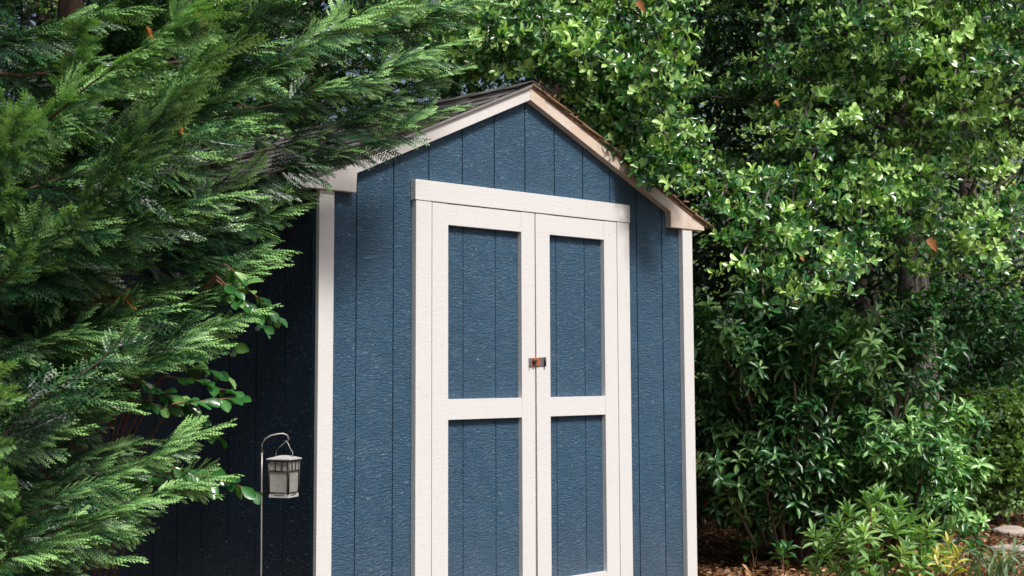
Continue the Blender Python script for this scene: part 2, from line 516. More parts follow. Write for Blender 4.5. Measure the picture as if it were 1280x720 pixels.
# rusty hasp bridging the doors
lp = on_facade(671.3, 452.5, -.034); lx, lz = float(lp[0]), float(lp[2])
hasp = bpy.data.objects.new('hasp_latch', None); put(hasp, shed)
BM().box(lx+.018, lx+.052, -.0335, -.0302, lz-.020, lz+.022, .001).build('hinge_leaf', M['zinc'], hasp)
BM().tube([(lx+.052, -.037, lz-.021), (lx+.052, -.037, lz+.023)], .0055, 10).build('hinge_knuckle', M['frame_dk'], hasp)
BM().prism([(lx-.050, lz-.019), (lx+.018, lz-.017), (lx+.018, lz+.020), (lx-.050, lz+.018)], -.0375, -.0345, .001).build('strap_plate', M['rust'], hasp)
BM().tube([(lx-.024, -.036, lz), (lx-.024, -.050, lz)], [.0125, .010], 12).build('staple_knob', M['frame_dk'], hasp)
BM().box(lx-.053, lx-.048, -.047, -.0305, lz-.019, lz+.018, .001).build('plate_lip', M['zinc'], hasp)
BM().tube([(lx-.020, -.052, lz-.002), (lx-.020, -.053, lz-.002)], .004, 8).build('rivet', M['zinc'], hasp)

# ------------------------------------------------------------------ shepherd hook and lantern feeder
dH = 5.45
hp = at(327, 600, dH); bx, by = hp[0], hp[1]
tl = at(358, 551, dH+.03)
pole = [(bx+.004, by, 0.0), (bx+.003, by, .5), (bx, by, .85), (bx, by, float(at(327, 566, dH)[2]))]
ctrl = [at(327.3, 556, dH), at(331, 549, dH+.005), at(338, 544.5, dH+.01), at(347, 542.5, dH+.02), at(354, 542, dH+.025), at(359, 544, dH+.03), at(361, 549, dH+.03), at(359, 553, dH+.03), at(355.5, 552, dH+.03)]
hook = thing('shepherd_hook', 'thin rusty grey shepherd hook standing before the shaded side wall', 'garden hook', (bx, by, 0))
BM().tube([p for p in pole], .0034, 8).build('pole', M['metal'], hook, (-bx, -by, 0))
BM().tube([tuple(c) for c in [pole[-1]]+ctrl], .0030, 8).build('crook', M['metal'], hook, (-bx, -by, 0))

fc = at(355, 592, dH+.03)
fx, fy = fc[0], fc[1]
zt = float(at(355, 571, dH+.03)[2]); zb = float(at(355, 621, dH+.03)[2])
sc_ = (zt-zb)
fd = thing('lantern_feeder', 'small grey lantern shaped bird feeder hanging from the hook', 'bird feeder', (fx, fy, zb), -YAW-math.radians(19))
hw, hb = .043, .041            # half widths top / bottom


def tap(z):                     # half width at height z
    return hb+(hw-hb)*z/sc_


b = BM()
zt0 = sc_*.93
A = [(-.051, -.051), (.051, -.051), (.051, .051), (-.051, .051)]
lo = [b.b.verts.new((x, y, zt0)) for x, y in A]; l2 = [b.b.verts.new((x, y, zt0+.005)) for x, y in A]
up = [b.b.verts.new((x*.25, y*.25, zt0+.016)) for x, y in A]
b.b.faces.new(lo); b.b.faces.new(up)
for i in range(4):
    j = (i+1) % 4
    b.b.faces.new((lo[i], lo[j], l2[j], l2[i])); b.b.faces.new((l2[i], l2[j], up[j], up[i]))
bmesh.ops.bevel(b.b, geom=list(b.b.edges), offset=.0012, segments=2, affect='EDGES')
b.build('lid', M['feeder'], fd)
b = BM(); z0 = sc_*.12; z1 = zt0; zm = sc_*.66
for sx in (-1, 1):
    for sy in (-1, 1):
        b.tube([(sx*tap(z0), sy*tap(z0), z0-.004), (sx*tap(z1), sy*tap(z1), z1)], .0042, 6)
for k in range(4):
    rot = Matrix.Rotation(k*math.pi/2, 4, 'Z')
    for z in (z0, zm, z1-.003):
        h_ = tap(z); b.tube([rot @ Vector((-h_, -h_, z)), rot @ Vector((h_, -h_, z))], .0028, 6)
    for fx_ in (-.33, .33):
        b.tube([rot @ Vector((tap(zm)*fx_, -tap(zm), zm)), rot @ Vector((tap(z1)*fx_, -tap(z1), z1))], .0022, 6)
b.build('frame', M['frame_dk'], fd)
b = BM()
for k in range(4):
    rot = Matrix.Rotation(k*math.pi/2, 4, 'Z')
    q = [b.b.verts.new(rot @ Vector(v)) for v in ((-tap(z0)+.002, -tap(z0)+.003, z0), (tap(z0)-.002, -tap(z0)+.003, z0), (tap(z1)-.002, -tap(z1)+.003, z1), (-tap(z1)+.002, -tap(z1)+.003, z1))]
    b.b.faces.new(q)
b.build('pane', M['pane'], fd)
b = BM()
b.box(-hb-.001, hb+.001, -hb-.001, hb+.001, 0, .005, .001)
for sx in (-1, 1):
    for sy in (-1, 1):
        b.box(sx*(hb-.008)-.009, sx*(hb-.008)+.009, sy*(hb-.008)-.009, sy*(hb-.008)+.009, .004, sc_*.115, .001)
b.box(-hb*.75, hb*.75, -hb*.75, hb*.75, .006, .012)
b.build('tray', M['feeder'], fd)
b = BM()
Mi = Matrix.Translation((fx, fy, zb)) @ Matrix.Rotation(-YAW-math.radians(19), 4, 'Z')
lt = Mi.inverted() @ Vector(at(358.5, 551, dH+.03))
for s_ in (-1, 1):
    b.tube([(s_*.036, 0, zt0-.01), (s_*.036, 0, zt0+.028), (s_*.024, 0, zt0+.045), tuple(lt)], .0018, 6)
b.build('bail_wire', M['metal'], fd)


# ------------------------------------------------------------------ foliage engine
def norm(v): return v/np.maximum(np.linalg.norm(v, axis=-1, keepdims=True), 1e-9)


def frond_template(seed, nsec=13, nter=5, curve=.25):
    r = np.random.default_rng(seed); V, Q, T = [], [], []

    def blade(p, d, n, ln, wd, t0, t1):
        s = np.cross(n, d); s /= np.linalg.norm(s)
        b0 = len(V)
        V.extend([p, p+d*ln*.45+s*wd, p+d*ln, p+d*ln*.45-s*wd]); Q.append([b0, b0+1, b0+2, b0+3]); T.extend([t0*1.0, (t0+t1)/2, t1*1.12, (t0+t1)/2])
    up = np.array([0, 0, 1.0])

    def axis(t): return np.array([t, .03*math.sin(5*t+seed), -curve*t*t])
    for i in range(6):
        a, c = axis(i/6), axis((i+1)/6); d = c-a; ln = np.linalg.norm(d); blade(a, d/ln, up, ln*1.2, .011, .2, .3)
    for i in range(nsec):
        t = .04+.94*i/nsec
        for sg in (-1, 1):
            tt = min(t+(0 if sg > 0 else .5/nsec), .99)
            p = axis(tt)
            ang = math.radians(r.uniform(36, 56)*(1-.45*tt))
            L = (.34*math.sin(math.pi*min(1, .22+.78*tt)**.8)+.07)*r.uniform(.7, 1.15)
            d = np.array([math.cos(ang), sg*math.sin(ang), r.uniform(-.75, -.05)]); d /= np.linalg.norm(d)
            n = norm(up+np.array([r.uniform(-.3, .3), sg*.4, 0]))
            droop = r.uniform(.3, 1.0)
            pts = [p]; q = p.copy(); dd = d.copy()
            k = max(2, int(nter*L/.26))
            for j in range(k):
                q = q+dd*L/k; dd = norm(dd+np.array([.10, 0, -.09*droop])); pts.append(q.copy())
            for j in range(k):
                a, c = pts[j], pts[j+1]; e = c-a; ln = np.linalg.norm(e); e = e/ln
                blade(a, e, n, ln*1.4, .016*(1-.4*j/k), .25+.5*j/k, .35+.6*(j+1)/k)
                if j == k-1: blade(c, e, n, L*.22, .012, .7, 1)
                s = norm(np.cross(n, e))
                for s2 in (-1, 1):
                    dd2 = norm(e*.8+s*s2*.62+up*r.uniform(-.3, .15))
                    l3 = L*.20*(1-.5*j/k)*r.uniform(.7, 1.3)+.022
                    blade(a+e*ln*.4, dd2, n, l3, .011, .3+.4*j/k, .55+.45*(j+1)/k)
    return np.array(V), np.array(Q), np.array(T)


FR_HI = [frond_template(s, 9, 5, random.uniform(.1, .35)) for s in range(6)]
FR_LO = [frond_template(40+s, 8, 3, .25) for s in range(4)]

LEAF_FULL = None


def leaf_template(rows=((0, .10), (.25, .82), (.65, 1.0), (1.0, .10)), fold=.16, curl=.12):
    V, Q = [], []
    for x, w_ in rows:
        z = -curl*x*x+.0
        V += [(x, -w_/2, z+fold*w_), (x, 0, z), (x, w_/2, z+fold*w_)]
    for i in range(len(rows)-1):
        a = 3*i; Q += [(a, a+3, a+4, a+1), (a+1, a+4, a+5, a+2)]
    T = np.array([0.0 if i % 3 != 1 else .06 for i in range(len(V))])
    return np.array(V, float), np.array(Q), T


LEAF = leaf_template()
LEAF_R = leaf_template(((0, .08), (.28, .60), (.62, 1.0), (.86, .80), (1.0, .22)), .15, .14)
LEAF_LONG = leaf_template(((0, .15), (.3, .8), (.7, .95), (1.0, .08)), .2, .35)
LEAF_MID = leaf_template(((0, .10), (.5, 1.0), (1.0, .08)), .16, .15)
LEAF_QUAD = (np.array([(0, 0, 0), (.45, .5, .05), (1, 0, -.08), (.45, -.5, .05)], float), np.array([(0, 1, 2, 3)]), np.zeros(4))


class Cloud:
    """instances of templates baked to one mesh"""
    def __init__(s): s.V, s.Q, s.T, s.n = [], [], [], 0

    def add(s, tpl, o, X, Z, L, Wd, tint):
        """o,X,Z (N,3); L, Wd, tint (N,)"""
        tv, tq, tt = tpl
        X = norm(X); Y = norm(np.cross(Z, X)); Z = np.cross(X, Y)
        N = len(o)
        if N == 0: return
        P = (o[:, None, :] + (L[:, None]*tv[None, :, 0])[..., None]*X[:, None, :]
             + (Wd[:, None]*tv[None, :, 1])[..., None]*Y[:, None, :]
             + (np.minimum(L, Wd*2)[:, None]*tv[None, :, 2])[..., None]*Z[:, None, :])
        s.V.append(P.reshape(-1, 3).astype(np.float32))
        s.Q.append((tq[None]+(np.arange(N)*len(tv))[:, None, None]+s.n).reshape(-1, 4).astype(np.int32))
        s.T.append(np.clip(tint[:, None]+tt[None, :], 0, 1).ravel().astype(np.float32)); s.n += N*len(tv)

    def build(s, name, mat, parent=None, loc=None):
        return np_mesh(name, np.concatenate(s.V), np.concatenate(s.Q), mat, np.concatenate(s.T), parent, loc)


def tubes(paths, sides=5):
    V, Q = [], []; n = 0
    for path, r0, r1 in paths:
        path = np.asarray(path); m = len(path)
        d = np.gradient(path, axis=0); d = norm(d)
        ref = np.where(np.abs(d[:, 2:3]) < .9, np.array([[0, 0, 1.0]]), np.array([[1.0, 0, 0]]))
        u = norm(np.cross(d, ref)); v = np.cross(d, u)
        a = np.arange(sides)*2*np.pi/sides
        rr = np.linspace(r0, r1, m)[:, None, None]
        ring = path[:, None, :]+rr*(np.cos(a)[None, :, None]*u[:, None, :]+np.sin(a)[None, :, None]*v[:, None, :])
        V.append(ring.reshape(-1, 3))
        i = np.arange(m-1)[:, None]*sides; k = np.arange(sides)[None, :]; k2 = (k+1) % sides
        Q.append((np.stack([i+k, i+k2, i+sides+k2, i+sides+k], -1)+n).reshape(-1, 4)); n += m*sides
    return np.concatenate(V), np.concatenate(Q)


def arc(p0, p1, lift, n=9, wob=.03, rng=RNG):
    p0, p1 = np.asarray(p0, float), np.asarray(p1, float)
    t = np.linspace(0, 1, n)[:, None]; L = np.linalg.norm(p1-p0)
    mid = (p0+p1)/2+np.array([0, 0, lift*L])
    P = (1-t)**2*p0+2*t*(1-t)*mid+t**2*p1
    return P+rng.normal(0, wob*L*.25, (n, 3))*np.sin(np.pi*t)


def samp(P, t):
    x = t*(len(P)-1); i = np.minimum(x.astype(int), len(P)-2); f = (x-i)[:, None]
    return P[i]*(1-f)+P[i+1]*f, norm(P[i+1]-P[i])


EXSHIFT = -32


def conifer_limb(cl, P, rng, hi=True, t0=.22, size=1.0, tint=.45, dens=1.0):
    L = np.linalg.norm(np.diff(P, axis=0), axis=1).sum()
    n = max(6, int(L/.044*dens/size**.5)); t = np.linspace(t0, .97, n)+rng.uniform(-.01, .01, n)
    pos, d = samp(P, np.clip(t, 0, .999))
    side = norm(np.cross(d, np.array([0, 0, 1.0]))); sg = np.where(np.arange(n) % 2, 1.0, -1.0)
    rr = rng.uniform(-.6, .6, (n, 3))
    X = norm(d*(.75+.5*t[:, None])+side*sg[:, None]*rng.uniform(.45, .95, n)[:, None]*(1.25-t[:, None])+rr*.6+np.array([0, 0, -.16]))
    Z = norm(np.array([0, 0, 1.0])+side*sg[:, None]*rng.uniform(-.1, .7, n)[:, None]+rr)
    ln = size*(.22*(1-.4*t)+.03)*rng.uniform(.65, 1.3, n)
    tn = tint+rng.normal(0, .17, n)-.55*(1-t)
    hang = rng.random(n) < .6
    Xh = norm(d*rng.uniform(.7, 1.3, (n, 1))+side*sg[:, None]*.35+rr*.5+np.array([0, 0, -.42]))
    Zh = norm(np.array([0, 0, .45])+side*sg[:, None]+rr)
    X = np.where(hang[:, None], Xh, X); Z = np.where(hang[:, None], Zh, Z); ln = np.where(hang, ln*.8, ln)
    # short sprays riding on top of the limb, hiding the bark
    m = max(4, int(n*.7)); t2 = np.linspace(max(t0, .1), .95, m); q2, d2 = samp(P, t2)
    pos = np.vstack([pos, q2+[0, 0, .006]]); X = np.vstack([X, norm(d2+rng.normal(0, .22, (m, 3))+[0, 0, .16])])
    Z = np.vstack([Z, norm(np.array([0, 0, 1.0])+rng.normal(0, .5, (m, 3)))])
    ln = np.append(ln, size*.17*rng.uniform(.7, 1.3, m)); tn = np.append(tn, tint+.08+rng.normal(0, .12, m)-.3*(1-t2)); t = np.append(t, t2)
    # tip
    pe, de = samp(P, np.array([.985])); pos = np.vstack([pos, pe]); X = np.vstack([X, de+np.array([0, 0, -.05])]); Z = np.vstack([Z, [[0, 0, 1.0]]])
    ln = np.append(ln, size*.24); tn = np.append(tn, tint+.12)
    fam = FR_HI if hi else FR_LO
    which = rng.integers(0, len(fam), len(ln))
    for k in range(len(fam)):
        m = which == k
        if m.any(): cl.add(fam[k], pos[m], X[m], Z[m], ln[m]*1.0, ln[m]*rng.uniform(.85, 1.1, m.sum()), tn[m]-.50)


def twigs_to_leaves(cl, pos, d, rng, tpl=LEAF, leaf=.055, wr=.45, n=9, tw=.09, ang=(35, 75), tint=.5, tv=.16, up=.35, droop=0.0):
    """pos,d (N,3): a rosette of n leaves round each twig end"""
    N = len(pos)
    if N == 0: return
    d = norm(d)
    ref = norm(rng.normal(0, 1, (N, 3))); u = norm(np.cross(d, ref)); v = np.cross(d, u)
    ph0 = rng.uniform(0, 6.28, N)
    t0 = np.clip(tint+rng.normal(0, tv*.7, N), 0, 1)
    for k in range(n):
        f = k/(n-1)
        if k % 2 and n > 10: pass
        a = np.radians(ang[1]+(ang[0]-ang[1])*f+rng.uniform(-14, 14, N)); ph = ph0+k*2.4+rng.uniform(-.3, .3, N)
        rad = np.cos(ph)[:, None]*u+np.sin(ph)[:, None]*v
        X = d*np.cos(a)[:, None]+rad*np.sin(a)[:, None]+np.array([0, 0, up*.5-droop])+rng.normal(0, .10, (N, 3))
        Z = d*np.sin(a)[:, None]-rad*np.cos(a)[:, None]+np.array([0, 0, up])+rng.normal(0, .22, (N, 3))
        o = pos+d*(tw*(f-1))[..., None] if np.ndim(f) else pos+d*tw*(f-1)
        L = leaf*rng.uniform(.72, 1.18, N)*(1-.25*f)
        cl.add(tpl, o, X, Z, L, L*wr*rng.uniform(.85, 1.15, N), t0+rng.normal(0, tv*.45, N)+.10*f)


def leafy_bough(P, rng, side_len=.35, gap=.10, twgap=.07, t0=.25, up=.3, flat=.6):
    """returns twig-end positions, directions and branch paths"""
    L = np.linalg.norm(np.diff(P, axis=0), axis=1).sum()
    n = max(3, int(L*(1-t0)/gap)); t = np.linspace(t0, .98, n)
    pos, d = samp(P, t)
    pp, dd, paths = [P[-1:]], [norm(P[-1:]-P[-2:-1])], []
    for i in range(n):
        for sg in ((1, -1) if i % 2 else (-1, 1)):
            s = norm(np.cross(d[i], [0, 0, 1.0]))*sg
            dr = norm(d[i]*.7+s*rng.uniform(.5, 1.1)+np.array([0, 0, rng.uniform(-.35, .75)*flat+up*.5]))
            ln = side_len*(1-.55*t[i])*rng.uniform(.5, 1.2)
            Q = arc(pos[i], pos[i]+dr*ln, .12, 5, .05, rng)
            paths.append((Q, .0035, .0012))
            m = max(2, int(ln/twgap)); tt = np.linspace(.3, 1, m)
            q, qd = samp(Q, np.minimum(tt, .999))
            w_ = norm(qd*.6+rng.normal(0, .55, (m, 3))+np.array([0, 0, up*1.4]))
            w_[-1] = norm(qd[-1]+np.array([0, 0, up]))
            pp.append(q+w_*.03*rng.uniform(0.3, 1.6, (m, 1))); dd.append(w_)
    return np.vstack(pp), np.vstack(dd), paths


def xbound(y, pts):
    ys = [p[0] for p in pts]; xs = [p[1] for p in pts]
    return float(np.interp(y, ys, xs))


def project(P):
    d = np.asarray(P)-CAM; z = d@F
    return 640+FOC*(d@R)/z, PY-FOC*(d@U)/z, z


# ------------------------------------------------------------------ cypresses on the left
BOUND = [(-400, 520), (0, 548), (100, 556), (160, 535), (200, 470), (240, 425), (262, 385), (300, 360), (330, 345), (385, 315), (415, 285),
         (432, 205), (470, 190), (500, 175), (525, 195), (550, 235), (590, 215), (612, 225), (640, 190), (690, 115), (720, 100), (800, 60)]


def conifer(name, label, bx, by, ht, rmax, nlimb, rng, explicit=(), hi_f=.7, zmin=.15, tintb=.45, lean=0.0, cone=.35):
    base = np.array([bx, by, 0.0])
    th = thing(name, label, 'tree', tuple(base), group='cypress trees screening the left side')
    top = np.array([bx+lean, by, ht])
    P = np.linspace(base, top, 12)+rng.normal(0, .012, (12, 3))
    P[0] = base
    paths = [(P, .075, .012)]
    cl = Cloud()
    done = 0; tries = 0
    while done < nlimb and tries < nlimb*8:
        tries += 1
        z0 = zmin+(ht-zmin-.2)*((done+rng.random())/nlimb)
        az = rng.uniform(0, 2*math.pi)
        f = z0/ht
        r_ = rmax*(1-f)**cone*rng.uniform(.65, 1.08)
        st = np.array([bx+lean*f, by, z0])
        en = st+np.array([math.cos(az)*r_, math.sin(az)*r_, r_*rng.uniform(.15, .8)])
        if en[0] > -.12 and en[2] < 2.35: continue
        if en[0] > -.05 and en[2] < 2.75 + .1: continue
        px, py_, dz = project(en)
        if px > xbound(py_, BOUND)-(95 if py_ > 180 else 65): continue
        A_ = arc(st, en, rng.uniform(-.18, -.02), 9, .05, rng)
        front = dz < project(st)[2]+.25
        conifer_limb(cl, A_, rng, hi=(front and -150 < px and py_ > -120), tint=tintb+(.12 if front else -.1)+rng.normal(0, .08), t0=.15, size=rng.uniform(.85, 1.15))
        paths.append((A_[:8], .0055, .0015)); done += 1
    for (pxe, pye, de, pxs, pys, ds, sz, ti) in explicit:
        en = at(pxe+(-62 if pxe > 325 and pye > 185 else (-14 if pxe > 500 else -24)), pye, de); st = at(pxs+EXSHIFT, pys+28, ds)
        A_ = arc(st, en, rng.uniform(-.12, -.04), 11, .05, rng)
        conifer_limb(cl, A_, rng, hi=True, tint=ti, t0=.05, size=sz, dens=1.25)
        back = np.array([bx, by, max(.2, st[2]-.15)])
        paths.append((A_[:9], .0045, .0015)); paths.append((arc(back, st, -.05, 6, .05, rng), .010, .0055))
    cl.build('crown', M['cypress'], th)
    V, Q = tubes(paths, 6)
    np_mesh('trunk', V, Q, M['bark_cyp'], None, th, smooth=True)
    return th


rg = np.random.default_rng(5)
# (tip px, py, depth, start px, py, depth, frond size, tint)
EXA = [(555, 60, 5.75, 330, 110, 5.35, .95, .62), (472, 18, 5.3, 215, 130, 5.0, 1.0, .66), (548, 100, 5.8, 350, 165, 5.4, 1.0, .50),
       (545, 145, 5.75, 360, 190, 5.4, .9, .50), (455, 192, 5.62, 290, 215, 5.3, .8, .45), (405, 222, 5.5, 250, 255, 5.2, .75, .42),
       (398, 268, 5.45, 210, 280, 5.1, 1.0, .46), (372, 315, 5.4, 190, 300, 5.1, .95, .5), (355, 330, 5.35, 150, 350, 5.0, 1.0, .52),
       (345, 350, 5.3, 150, 410, 5.0, .95, .46), (300, 402, 5.15, 60, 460, 4.85, .95, .58), (240, 440, 5.0, 30, 480, 4.8, .9, .55),
       (400, 235, 5.45, 200, 210, 5.1, 1.0, .5), (590, 5, 6.0, 400, 30, 5.6, .95, .5), (520, 10, 5.8, 330, 40, 5.4, .95, .48), (185, 375, 5.0, 20, 380, 4.8, 1.0, .5), (140, 345, 4.9, -20, 370, 4.7, 1.0, .45), (150, 405, 4.9, -10, 430, 4.7, 1.0, .52), (240, 228, 5.2, 60, 260, 4.9, 1.0, .5), (215, 262, 5.1, 40, 300, 4.85, 1.0, .48), (290, 205, 5.35, 110, 215, 5.0, .95, .42)]
EXB = [(246, 553, 4.75, 40, 625, 4.5, .85, .62), (250, 606, 4.6, 30, 650, 4.35, .85, .62), (160, 640, 4.4, -40, 690, 4.15, .9, .5),
       (170, 560, 5.0, 10, 590, 4.75, .8, .42), (120, 530, 4.9, -30, 560, 4.7, .8, .4), (140, 590, 4.8, -20, 620, 4.5, .8, .45), (125, 700, 4.4, -60, 720, 4.1, .9, .5), (60, 690, 4.2, -90, 700, 4.0, .85, .55), (95, 290, 4.5, -90, 330, 4.2, .95, .68),
       (75, 165, 4.5, -80, 205, 4.2, .95, .66), (170, 110, 4.7, -20, 150, 4.4, .95, .42), (215, 60, 4.9, 30, 70, 4.6, .95, .5),
       (180, 290, 4.8, -30, 340, 4.5, .95, .5), (130, 500, 4.6, -60, 480, 4.3, .9, .5), (110, 420, 4.6, -70, 440, 4.3, .9, .5),
       (230, 200, 4.8, 20, 220, 4.5, 1.0, .55), (60, 550, 4.4, -90, 560, 4.2, .85, .5), (300, 150, 5.1, 80, 150, 4.7, 1.0, .5),
       (280, 250, 5.0, 70, 290, 4.6, 1.0, .52), (320, 60, 5.2, 110, 60, 4.8, 1.0, .42), (140, 20, 4.6, -60, 40, 4.3, 1.0, .5)]
cA = conifer('cypress_tree', 'big green cypress whose drooping boughs reach over the shed roof', -1.08, .05, 5.2, 1.15, 64, rg, EXA)
cB = conifer('cypress_tree.001', 'nearest cypress at the left edge, low feathery boughs beside the shaded wall', -1.85, -.75, 4.8, 1.1, 52, rg, EXB)
cC = conifer('cypress_tree.002', 'cypress standing behind the nearest ones, seen through their boughs', -1.75, 1.3, 5.6, 1.3, 75, rg, hi_f=0, tintb=.3)
cD = conifer('cypress_tree.003', 'dark cypress farthest back along the shed side wall', -1.1, 2.6, 6.0, 1.2, 75, rg, hi_f=0, tintb=.28)

# dead orange sprays in the cypresses
for k, (px, py_, dd_, ln, tn) in enumerate([(244, 12, 4.3, .06, .6), (254, 24, 4.3, .055, .7), (218, 142, 4.3, .05, .5), (183, 32, 4.3, .035, .4), (290, 600, 6.0, .001, .3)][:4]):
    c = Cloud(); p = at(px, py_, dd_)
    c.add(FR_LO[k % 4], np.array([p]), np.array([R*.3-U*.9-F*.1]), np.array([-F+U*.2]), np.array([ln*1.3]), np.array([ln]), np.array([tn]))
    c.build('dead_frond', M['dead'], cB)
c = Cloud(); rgd = np.random.default_rng(3)
for k in range(14):
    p = at(rgd.uniform(80, 145), rgd.uniform(325, 365), rgd.uniform(4.9, 5.1))
    c.add(FR_LO[k % 4], np.array([p]), norm(rgd.normal(0, 1, (1, 3))+[0, 0, -.6]), rgd.normal(0, 1, (1, 3)), np.array([.12]), np.array([.11]), np.array([.05]))
c.build('dead_frond', M['dead'], cA)

# holly sapling poking out between cypress and shed
sb = np.array([-.72, .55, 0.0])
hs = thing('holly_sapling', 'glossy toothed sapling poking out between cypress and shaded side wall', 'sapling', tuple(sb))
cl = Cloud(); paths = []
rgs = np.random.default_rng(21)
for pxe, pye, de, pxs, pys, ds in [(333, 412, 5.35, 270, 345, 5.3), (322, 395, 5.35, 270, 350, 5.3), (296, 492, 5.3, 205, 470, 5.2), (272, 545, 5.25, 175, 480, 5.15), (285, 470, 5.35, 190, 455, 5.2),
                                   (316, 614, 5.3, 195, 580, 5.15), (290, 600, 5.3, 200, 590, 5.15), (252, 525, 5.2, 160, 500, 5.1), (262, 602, 5.2, 180, 575, 5.1), (340, 180, 5.9, 250, 170, 5.6), (360, 160, 5.9, 300, 130, 5.6), (345, 400, 5.4, 280, 330, 5.3), (302, 500, 5.25, 215, 505, 5.1), (240, 510, 5.2, 160, 470, 5.05), (225, 610, 5.0, 150, 590, 4.9), (300, 435, 5.4, 230, 430, 5.3)]:
    P = arc(at(pxs, pys, ds-.12), at(pxe, pye, de-.12), .06, 9, .06, rgs)
    paths.append((P, .0035, .0012)); paths.append((arc(sb+[0, 0, max(.1, P[0][2]-.7)], P[0], .05, 6, .04, rgs), .006, .0035))
    L = np.linalg.norm(P[-1]-P[0]); n = int(L/.017); t = np.linspace(.12, .999, n)
    pos, d = samp(P, t); side = norm(np.cross(d, [0, 0, 1.0]))*np.where(np.arange(n) % 2, 1, -1)[:, None]
    X = d*.5+side*.8+rgs.normal(0, .3, (n, 3))+[0, 0, -.35]; Z = np.array([0, 0, 1.0])+rgs.normal(0, .35, (n, 3))-F*.7
    ll = .062*rgs.uniform(.7, 1.2, n); cl.add(LEAF_R, pos, X, Z, ll, ll*.6, .42+rgs.normal(0, .13, n))
paths.append((arc(sb, sb+[0, 0, 2.2], 0, 8, .05, rgs), .012, .005))
cl.build('leaves', M['holly'], hs); V, Q = tubes(paths, 5); np_mesh('stem', V, Q, M['bark_red'], None, hs)


# ------------------------------------------------------------------ broadleaf trees on the right
def broad(name, label, cat, base, trunk_pts, r0, boughs, rng, mat, bark='bark', leaf=.055, wr=.48, nl=9, tpl=LEAF, side=.35, gap=.11, twgap=.07,
          ang=(30, 75), up=.3, tint=.5, tv=.16, group=None, droop=0.0, lift=.12, tw=.09, t0=.25, extra_stems=None):
    th = thing(name, label, cat, tuple(float(v) for v in base), group=group)
    cl = Cloud(); tp = []
    if trunk_pts is not None:
        tp.append((np.array(trunk_pts), r0, r0*.35))
    br = []
    for b_ in boughs:
        (st, en, tt) = b_[:3]
        s_ = b_[3] if len(b_) > 3 else side
        P = arc(st, en, lift, 9, .06, rng)
        pp, dd, paths = leafy_bough(P, rng, s_, gap, twgap, t0, up)
        twigs_to_leaves(cl, pp, dd, rng, tpl, leaf, wr, nl, tw, ang, tint+tt, tv, up, droop)
        br.append((P, .013, .004)); br += paths
    V, Q = tubes(tp+br if extra_stems is None else tp+br+extra_stems, 6)
    np_mesh('trunk', V, Q, M[bark], None, th, smooth=True)
    cl.build('crown', mat, th)
    return th


def jgrid(x0, x1, y0, y1, nx, ny, rng):
    for i in range(nx):
        for j in range(ny):
            yield x0+(x1-x0)*(i+rng.random())/nx, y0+(y1-y0)*(j+rng.random())/ny


rb = np.random.default_rng(31)
# tree behind the shed, boughs spilling over the ridge
tb = np.array([1.9, 3.9, 0.0]); B1 = []
hub = lambda z: tb+np.array([0, 0, z])
for px, py_, d in [(525, 60, 7.6), (560, 45, 7.5), (600, 30, 7.7), (560, 90, 7.6), (640, 60, 7.4), (690, 40, 7.3), (735, 60, 7.3), (780, 45, 7.4), (830, 60, 7.3), (800, 95, 7.7),
                   (845, 110, 7.7), (740, 100, 7.6), (780, 130, 7.6), (830, 150, 7.7), (720, 20, 7.7), (660, 5, 7.9), (600, 70, 7.5), (680, 85, 7.3), (760, 5, 7.6), (640, 20, 7.6),
                   (862, 205, 7.3), (848, 222, 7.32), (825, 195, 7.3), (838, 180, 7.35), (800, 165, 7.3), (770, 150, 7.3), (700, 95, 7.5), (845, 200, 7.35), (820, 208, 7.3), (535, 75, 7.6), (510, 90, 7.5), (858, 212, 7.2), (845, 222, 7.2), (848, 236, 7.15), (822, 224, 7.15), (806, 214, 7.15), (774, 176, 7.25), (756, 158, 7.3), (738, 140, 7.35), (815, 218, 7.2), (803, 206, 7.2), (792, 198, 7.2), (780, 184, 7.25), (828, 226, 7.2), (785, 155, 7.2), (770, 140, 7.3), (750, 120, 7.35), (715, 95, 7.35), (690, 88, 7.4), (665, 85, 7.4), (640, 88, 7.4), (615, 92, 7.5), (590, 98, 7.5), (570, 70, 7.2), (600, 50, 7.1), (630, 45, 7.1), (660, 50, 7.1), (690, 60, 7.1), (720, 70, 7.1), (750, 85, 7.1), (790, 90, 7.1), (820, 110, 7.1), (800, 130, 7.1), (840, 160, 7.1), (850, 80, 7.2), (545, 100, 7.4), (520, 40, 7.3), (840, 40, 7.3), (500, 70, 7.4),
                   (580, -40, 7.6), (700, -60, 7.4), (820, -50, 7.4), (850, 20, 7.5), (500, 20, 7.8)]:
    en = at(px, py_, d); st = at(px-rb.uniform(20, 70), py_-rb.uniform(10, 60), d+rb.uniform(.6, 1.0))
    tt = .1 if 20 < py_ < 110 and px < 800 else 0
    B1.append((st, en, tt, .24))
for k in range(46):
    az = rb.uniform(0, 6.28); z = rb.uniform(2.6, 5.2); r_ = rb.uniform(.9, 2.0)
    st = hub(z); en = st+np.array([math.cos(az)*r_, math.sin(az)*r_*.9, rb.uniform(0, .8)])
    if en[1] < .2: en[1] = .5
    if project(en)[0] > 850: continue
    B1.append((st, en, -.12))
broad('broadleaf_tree', 'bright leafy tree behind the shed spilling over the roof ridge', 'tree', tb,
      arc(tb, tb+[.1, 0, 5.4], 0, 8, .02, rb), .09, B1, rb, M['holly'], leaf=.058, wr=.54, tint=.46, tv=.38, side=.34, twgap=.058, tpl=LEAF_R, nl=8, tw=.07)

